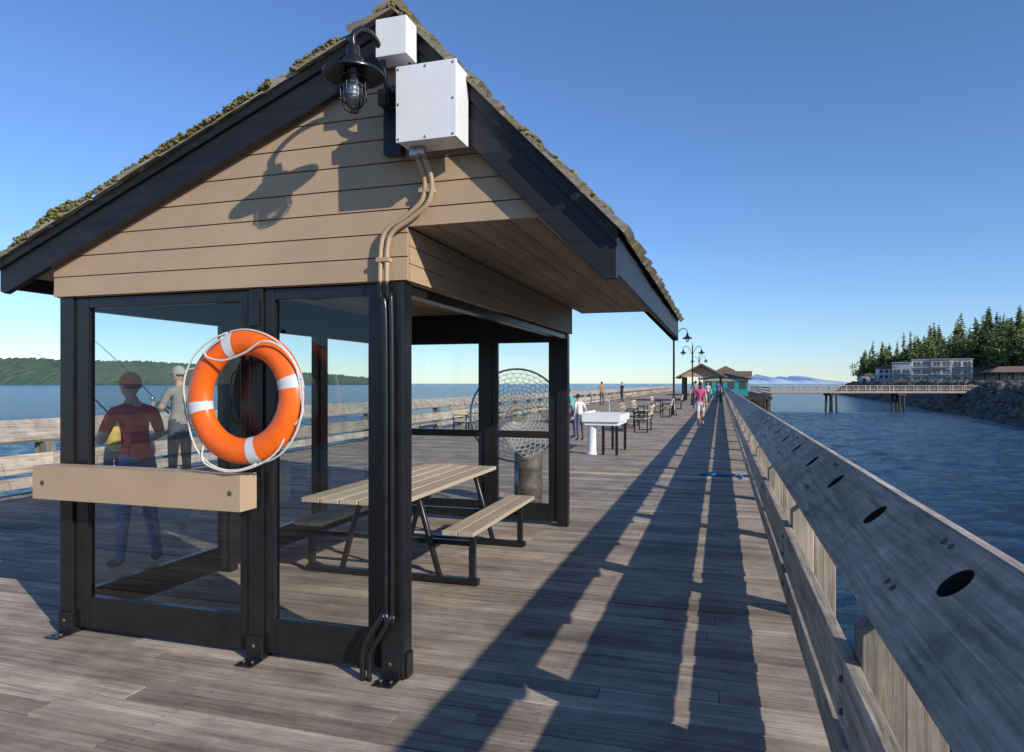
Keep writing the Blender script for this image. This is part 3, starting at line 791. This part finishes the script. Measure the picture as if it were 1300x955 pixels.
b=MB(); b.lathe([(.17,.01),(.185,.03),(.185,.22),(.195,.24),(.185,.26),(.185,.48),(.195,.5),(.185,.52),(.185,.70),(.17,.71),(.02,.72)],(-2.42,8.6,0),'rust',24); b.obj('trash_barrel')

b=MB(); X0,X1,Y0,Y1=-2.98,-2.12,15.0,16.6
b.box(X0,X1,Y0,Y1,.74,.90,'white'); b.box(X0+.05,X1-.05,Y0+.05,Y1-.05,.66,.739,'white')
b.box(X0,X1,Y0,Y0+.03,.901,.95,'white'); b.box(X0,X0+.03,Y0+.031,Y1,.901,.95,'white')
for xx in (X1-.12,X1-.42):
    for yy in (Y0+.08,Y1-.14): b.box(xx,xx+.06,yy,yy+.06,0,.66,K)
b.lathe([(.13,0),(.13,.03),(.11,.05),(.11,.62),(.13,.65)],(X0+.2,Y0+.2,0),'white',18)
b.tube(smooth([(X0+.4,Y1-.2,.9),(X0+.4,Y1-.2,1.2),(X0+.4,Y1-.35,1.25),(X0+.4,Y1-.42,1.15)]),.014,'steel',8)
b.obj('fish_cleaning_station',bevel=.008)

def bench(x,y,rot):
    b=MB()
    for i in range(4): b.box(-.75,.75,-.20+i*.11,-.20+i*.11+.095,.43,.46,'table')
    for i in range(3): b.box(-.75,.75,.255+.03*i,.285+.03*i,.56+i*.12,.655+i*.12,'table')
    for sx in (-.66,.62):
        b.box(sx,sx+.04,-.2,-.16,0,.62,K); b.box(sx,sx+.04,.2,.24,0,.43,K)
        b.box(sx,sx+.04,-.2,.24,.385,.428,K); b.box(sx,sx+.04,-.22,.24,.62,.65,K)
        b.tube([(sx+.02,.22,.42),(sx+.02,.36,.95)],.022,K,6)
        b.box(sx,sx+.04,-.22,.26,.0,.03,K)
    b.obj('park_bench',T=Matrix.Translation((x,y,0))@Matrix.Rotation(rot,4,'Z'))
for (x,y,r) in ((-3.2,25.5,1.57),(-2.5,23.0,-1.57),(-3.2,29,1.57),(-2.5,33,-1.57),(-3.3,38,1.57),(-2.6,44,-1.57),(-7.6,20,1.57)):
    bench(x,y,r)
picnic(-.4,.4,-1,1,T=Matrix.Translation((-5.6,27,0)))
def streetlamp(x,y,arms=1):
    b=MB()
    b.lathe([(.16,0),(.16,.06),(.11,.12),(.10,.7),(.07,.8),(.055,1.0),(.045,4.3),(.06,4.33),(.03,4.4),(.02,4.6),(.001,4.7)],(x,y,0),K,12)
    for s_ in ((1,-1) if arms==2 else (1,)):
        b.tube(smooth([(x,y,3.7),(x+.2*s_,y,4.15),(x+.42*s_,y,4.35),(x+.62*s_,y,4.28),(x+.66*s_,y,4.1)]),.022,K,6)
        b.lathe([(.02,4.12),(.05,4.1),(.07,3.98),(.24,3.86),(.25,3.83),(.23,3.83),(.05,3.93)],(x+.66*s_,y,0),K,14,capends=False)
        b.lathe([(.08,3.9),(.09,3.8),(.06,3.7),(.01,3.67)],(x+.66*s_,y,0),'jar',12,capends=False)
    b.obj('street_lamp')
streetlamp(-2.25,35,1); streetlamp(-2.0,52,2); streetlamp(-2.1,72,2)

# ---------------------------------------------------------------- far buildings on the pier
b=MB()
def shed(b,x0,x1,y0,y1,h,ph,wall,roof,ov=.5,opens=True):
    if opens:
        for xx in (x0,x1-.2):
            for yy in (y0,(y0+y1)/2,y1-.2): b.box(xx,xx+.2,yy,yy+.2,0,h,K)
        b.box(x0,x1,y0+.02,y0+.1,h-.01,h+.3,wall); 
    else:
        b.box(x0,x1,y0,y1,0,h,wall)
        n=int((x1-x0)/1.3)
        for i in range(n):
            cx=x0+(i+.5)*(x1-x0)/n; b.box(cx-.4,cx+.4,y0-.03,y0-.001,.9,h-.35,'window'); b.box(cx-.46,cx+.46,y0-.05,y0-.031,h-.35,h-.28,'white')
    xm=(x0+x1)/2
    b.prismY([(x0+.05,h+.3 if opens else h),(x1-.05,h+.3 if opens else h),(xm,h+ph)],y0+.05,y0+.12,wall)
    for sx,xe in ((-1,x0-ov),(1,x1+ov)):
        b.prismY([(xm,h+ph+.12),(xe,h-.02),(xe,h-.16),(xm,h+ph-.03)],y0-ov,y1+ov,roof)
shed(b,-3.3,.1,62,68,2.2,1.05,'tan','brownroof'); b.obj('far_pier_shelter')
b=MB(); shed(b,-2.2,3.4,92,104,2.3,.6,'teal','brownroof',.6,False)
b.box(-2.9,4.1,98,98.3,2.5,3.3,'brownroof'); b.box(-2.2,3.4,91.9,91.98,1.9,2.2,'tan')
b.prismY([(-.6,2.4),(1.9,2.4),(1.9,3.4),(.65,4.0),(-.6,3.4)],97,99.5,'brownroof'); b.obj('bait_shop')
b=MB(); b.box(.6,6,88,150,-.4,0,'pile'); 
for yy in range(90,150,6): b.lathe([(.2,-6),(.2,-.4)],(5.6,yy,0),'pile',8)
for z in (.35,.7,1.05): b.box(5.8,5.9,88,147,z-.08,z+.06,'rail')
b.obj('pier_extension')

def trestle():
    b=MB(); A=Vector((4.5,149,0)); B=Vector((62,164,0)); d=(B-A); ln=d.length; ang=math.atan2(d.y,d.x)
    T=Matrix.Translation(A)@Matrix.Rotation(ang,4,'Z')
    b.box(0,ln,-1.6,1.6,-.45,.0,'railx',T=T); b.box(0,ln,-1.75,-1.62,-.35,.05,'rail',T=T)
    for s_ in (-1.6,1.5):
        for z in (.25,.6,1.05): b.box(0,ln,s_,s_+.08,z,z+.14,'rail',T=T)
        x=0
        while x<ln: b.box(x,x+.18,s_-.12,s_-.01,-.2,1.1,'railx',T=T); x+=2.4
    x=4
    while x<ln-6:
        for dx,dy in ((0,-1.3),(0,1.3),(.9,-1.3),(.9,1.3)):
            p=T@Vector((x+dx,dy,0)); q=T@Vector((x+dx,dy*1.25,0)); b.tube([(p.x,p.y,-.45),(q.x,q.y,-6)],.22,'pile',8)
        b.box(x-.4,x+1.3,-1.8,1.8,-.9,-.451,'pile',T=T)
        x+=13.5
    b.obj('approach_pier')
trestle()

# ---------------------------------------------------------------- shore land
SH=[(30,40),(37,101),(41.5,150),(50,225),(56,330),(62,430),(74,500),(104,560),(220,640),(400,740)]
def shx(y):
    for (x0,y0),(x1,y1) in zip(SH[:-1],SH[1:]):
        if y0<=y<=y1: return x0+(x1-x0)*(y-y0)/(y1-y0)
    return SH[0][0] if y<40 else SH[-1][0]
def gz(x,y):
    d=x-shx(y)
    if d<0: return -5
    if d<9: return -5+6.2*d/9
    if d<14: return 1.2+.5*(d-9)/5
    st=34 if y<335 else 16
    h=1.7+max(0,d-st)*.21
    h=min(h,1.7+19+max(0,(x-150))*.05)
    return h+noise.noise(Vector((x*.03,y*.03,0)))*.6
b=MB(); ds=[0,3,6,9,14,20,28,38,55,75,100,140,200,300,450,700]; ysn=list(range(40,741,10))
vs=[];
for y in ysn:
    for d in ds: x=shx(y)+d; vs.append((x,y,gz(x,y)))
nn=len(ds); fs=[(i*nn+j,i*nn+j+1,(i+1)*nn+j+1,(i+1)*nn+j) for i in range(len(ysn)-1) for j in range(nn-1)]
b.add(vs,fs,'ground',smooth=True); b.obj('shore_ground')
b=MB()
for i in range(2400):
    y=R.uniform(60,330) if R.random()<.8 else R.uniform(330,560); d=R.uniform(-.5,12); x=shx(y)+d; r=R.uniform(.35,1.05)*(1 if y<220 else 1.4)
    sd_=R.random()*90
    b.ell((x,y,gz(x,y)+r*.15),r*R.uniform(.8,1.5),r*R.uniform(.8,1.4),r*R.uniform(.6,1),'rock',6,4,lambda v:v*(1+.45*noise.noise(v*1.7+Vector((sd_,0,0)))))
b.sm=[False]*len(b.sm)
b.obj('riprap_rocks')
b=MB()
def conifer(x,y,z,h):
    w_=h*R.uniform(.17,.25); rn=R.random()
    b.tube([(x,y,z-1),(x,y,z+h*.98)],[h*.016+.05,.03],'pile',5,cap=False)
    lv=int(13+h*.45)
    for i in range(lv):
        f=.12+.88*i/lv; rr=w_*(1-f)**.75*R.uniform(.6,1.3)+.3; zz=z+h*f
        for k in range(6):
            a=R.random()*6.283; l=rr*R.uniform(.7,1.15); ca,sa=math.cos(a),math.sin(a); dr=l*R.uniform(.12,.5); wdt=l*.38
            tip=(x+ca*l,y+sa*l,zz-dr); L1=(x+ca*l*.45-sa*wdt,y+sa*l*.45+ca*wdt,zz-dr*.7-.2); R1=(x+ca*l*.45+sa*wdt,y+sa*l*.45-ca*wdt,zz-dr*.7-.2)
            b.add([(x,y,zz+.25*l*.5+.2),L1,tip,R1],[(0,1,2),(0,2,3)],'leaf',min(1,max(0,rn*.6+R.uniform(0,.5))))
def decid(x,y,z,h):
    rn=R.random(); b.tube([(x,y,z-1),(x+.2,y,z+h*.5)],[h*.02+.05,.08],'pile',5,cap=False)
    cl=[(R.uniform(-.28,.28)*h,R.uniform(-.28,.28)*h,R.uniform(.42,.86)*h,R.uniform(.12,.2)*h) for _ in range(9)]
    for cx,cy,cz,cr in cl:
        b.tube([(x,y,z+h*.35),(x+cx,y+cy,z+cz)],[.12,.04],'pile',4,cap=False)
        sh_=R.uniform(-.2,.25)
        for k in range(30):
            v=Vector((R.gauss(0,1),R.gauss(0,1),R.gauss(0,1))).normalized()*cr*R.uniform(.5,1.15)
            c=Vector((x+cx,y+cy,z+cz))+v; s_=R.uniform(.4,.95)*h/14
            p=[c+Vector((R.uniform(-s_,s_),R.uniform(-s_,s_),R.uniform(-s_,s_))) for _ in range(3)]
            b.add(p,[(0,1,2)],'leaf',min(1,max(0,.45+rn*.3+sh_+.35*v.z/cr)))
n=0
HX,HY=83,318
def clear(x,y):
    if abs(x-HX)<20 and y<HY+14 and y>180: return False
    for hx,hy in ((86,405),(76,400),(94,398)):
        if y<hy+8 and abs(x/y-hx/hy)<.016: return False
    return True
tries=0
while n<600 and tries<14000:
    tries+=1
    y=R.uniform(205,545); d=R.uniform(13,115); x=shx(y)+d
    if not clear(x,y): continue
    a=x/y
    if a>.47: continue
    if a<.335 and y<HY+12 and d<46: continue
    if y<HY+12 and a<.325: continue
    z=gz(x,y); 
    if R.random()<.5: conifer(x,y,z,R.choice((11,14,17,22,25))*R.uniform(.85,1.1))
    else: decid(x,y,z,R.uniform(9,17))
    n+=1
b.obj('hillside_trees',recalc=False)
def apartment():
    b=MB(); T=Matrix.Translation((HX,HY,1.7))@Matrix.Rotation(math.radians(-14),4,'Z')
    for k in range(4):
        x0=-14+k*7; yo=(k%2)*1.6; H=9.6-(1.2 if k in(0,) else 0)
        b.box(x0+.01,x0+6.99,-5+yo,6,-6,H,'whitewall' if k%2 else 'greywall',T=T)
        b.box(x0-.2,x0+7.2,-5.4+yo+k*.003,6.3,H+.001*k,H+.3,'greywall',T=T)
        for fl in range(3):
            zz=.9+fl*3.0
            if zz+1.6>H: continue
            for q in (0,1):
                xx=x0+.7+q*3.3
                b.box(xx,xx+2.3,-5.06+yo,-5.005+yo,zz-.1,zz+1.75,'window',T=T)
                b.box(xx+1.1,xx+1.2,-5.1+yo,-5.061+yo,zz-.1,zz+1.75,'whitewall',T=T)
            b.box(x0+.3,x0+6.7,-6.3+yo,-5.01+yo,zz-.45,zz-.28,'whitewall',T=T)
            b.box(x0+.3,x0+6.7,-6.3+yo,-6.22+yo,zz+.5,zz+.58,'whitewall',T=T)
            xx=x0+.3
            while xx<x0+6.7: b.box(xx,xx+.06,-6.29+yo,-6.23+yo,zz-.28,zz+.5,'whitewall',T=T); xx+=.8
    b.obj('apartment_building')
apartment()
def house(x,y,w_,d_,h,wall):
    b=MB(); z=gz(x+w_/2,y)
    b.box(x,x+w_,y,y+d_,z-4,z+h,wall)
    b.prismY([(x-.5,z+h),(x+w_+.5,z+h),(x+w_/2,z+h+w_*.22)],y-.5,y+d_+.5,'brownroof')
    k=int(w_/2.5)
    for i in range(k):
        for zz in ([z+1,z+3.8] if h>5 else [z+1]): b.box(x+.6+i*w_/k,x+.6+i*w_/k+1.2,y-.04,y-.003,zz,zz+1.4,'window')
    b.obj('shore_house')
house(81,405,10,9,6,'whitewall'); house(72,400,7,8,4,'greywall'); house(90,398,8,8,6,'whitewall')
b=MB(); x,y=60,172; z=1.7
for dx in (-4,-1.3,1.3,4):
    for dy in (-2.5,2.5): b.box(x+dx-.12,x+dx+.12,y+dy-.12,y+dy+.12,z-1.5,z+2.3,'pile')
b.add([(x-5,y-3.5,z+2.3),(x+5,y-3.5,z+2.3),(x+5,y+3.5,z+2.3),(x-5,y+3.5,z+2.3),(x-2.2,y,z+3.6),(x+2.2,y,z+3.6)],[(0,1,5,4),(1,2,5),(2,3,4,5),(3,0,4),(0,3,2,1)],'brownroof')
b.obj('picnic_pavilion')

# ---------------------------------------------------------------- distant land
def ridge(name,A,B,hf,mat,nseg,depth,rows=5,jit=3,seed=0):
    b=MB(); A=Vector(A); B=Vector(B); d=(B-A).normalized(); nrm=Vector((-d.y,d.x))
    vs=[]
    for i in range(nseg+1):
        t=i/nseg; p=A+(B-A)*t; H=hf(t)
        for j in range(rows):
            f=j/(rows-1); q=p+nrm*depth*f
            hh=-6+(H+6)*(f**.6)
            if f>0: hh+= (R.random()-.5)*jit*(.3+f)*min(1,max(0,H)/20) 
            vs.append((q.x,q.y,hh))
    fs=[(i*rows+j,(i+1)*rows+j,(i+1)*rows+j+1,i*rows+j+1) for i in range(nseg) for j in range(rows-1)]
    b.add(vs,fs,mat,smooth=False); 
    b.r=[R.random() for _ in b.r]
    b.obj(name,recalc=False)
def h1(t):
    base=118+22*noise.noise(Vector((t*5,1,0)))+9*noise.noise(Vector((t*17,4,0)))
    return base*min(1,max(0,(1-t)/.36))**.75
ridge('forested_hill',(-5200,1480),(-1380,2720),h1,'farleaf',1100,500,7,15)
def h2(t):
    e=min(1,t/.2)*min(1,(1-t)/.3); return (300+230*abs(noise.noise(Vector((t*6,2,0))))+110*noise.noise(Vector((t*22,5,0)))+40*noise.noise(Vector((t*60,5,0))))*max(0,e)**.7
ridge('snowy_mountains',(200,31500),(6200,33200),h2,'mount',300,4000,4,40)
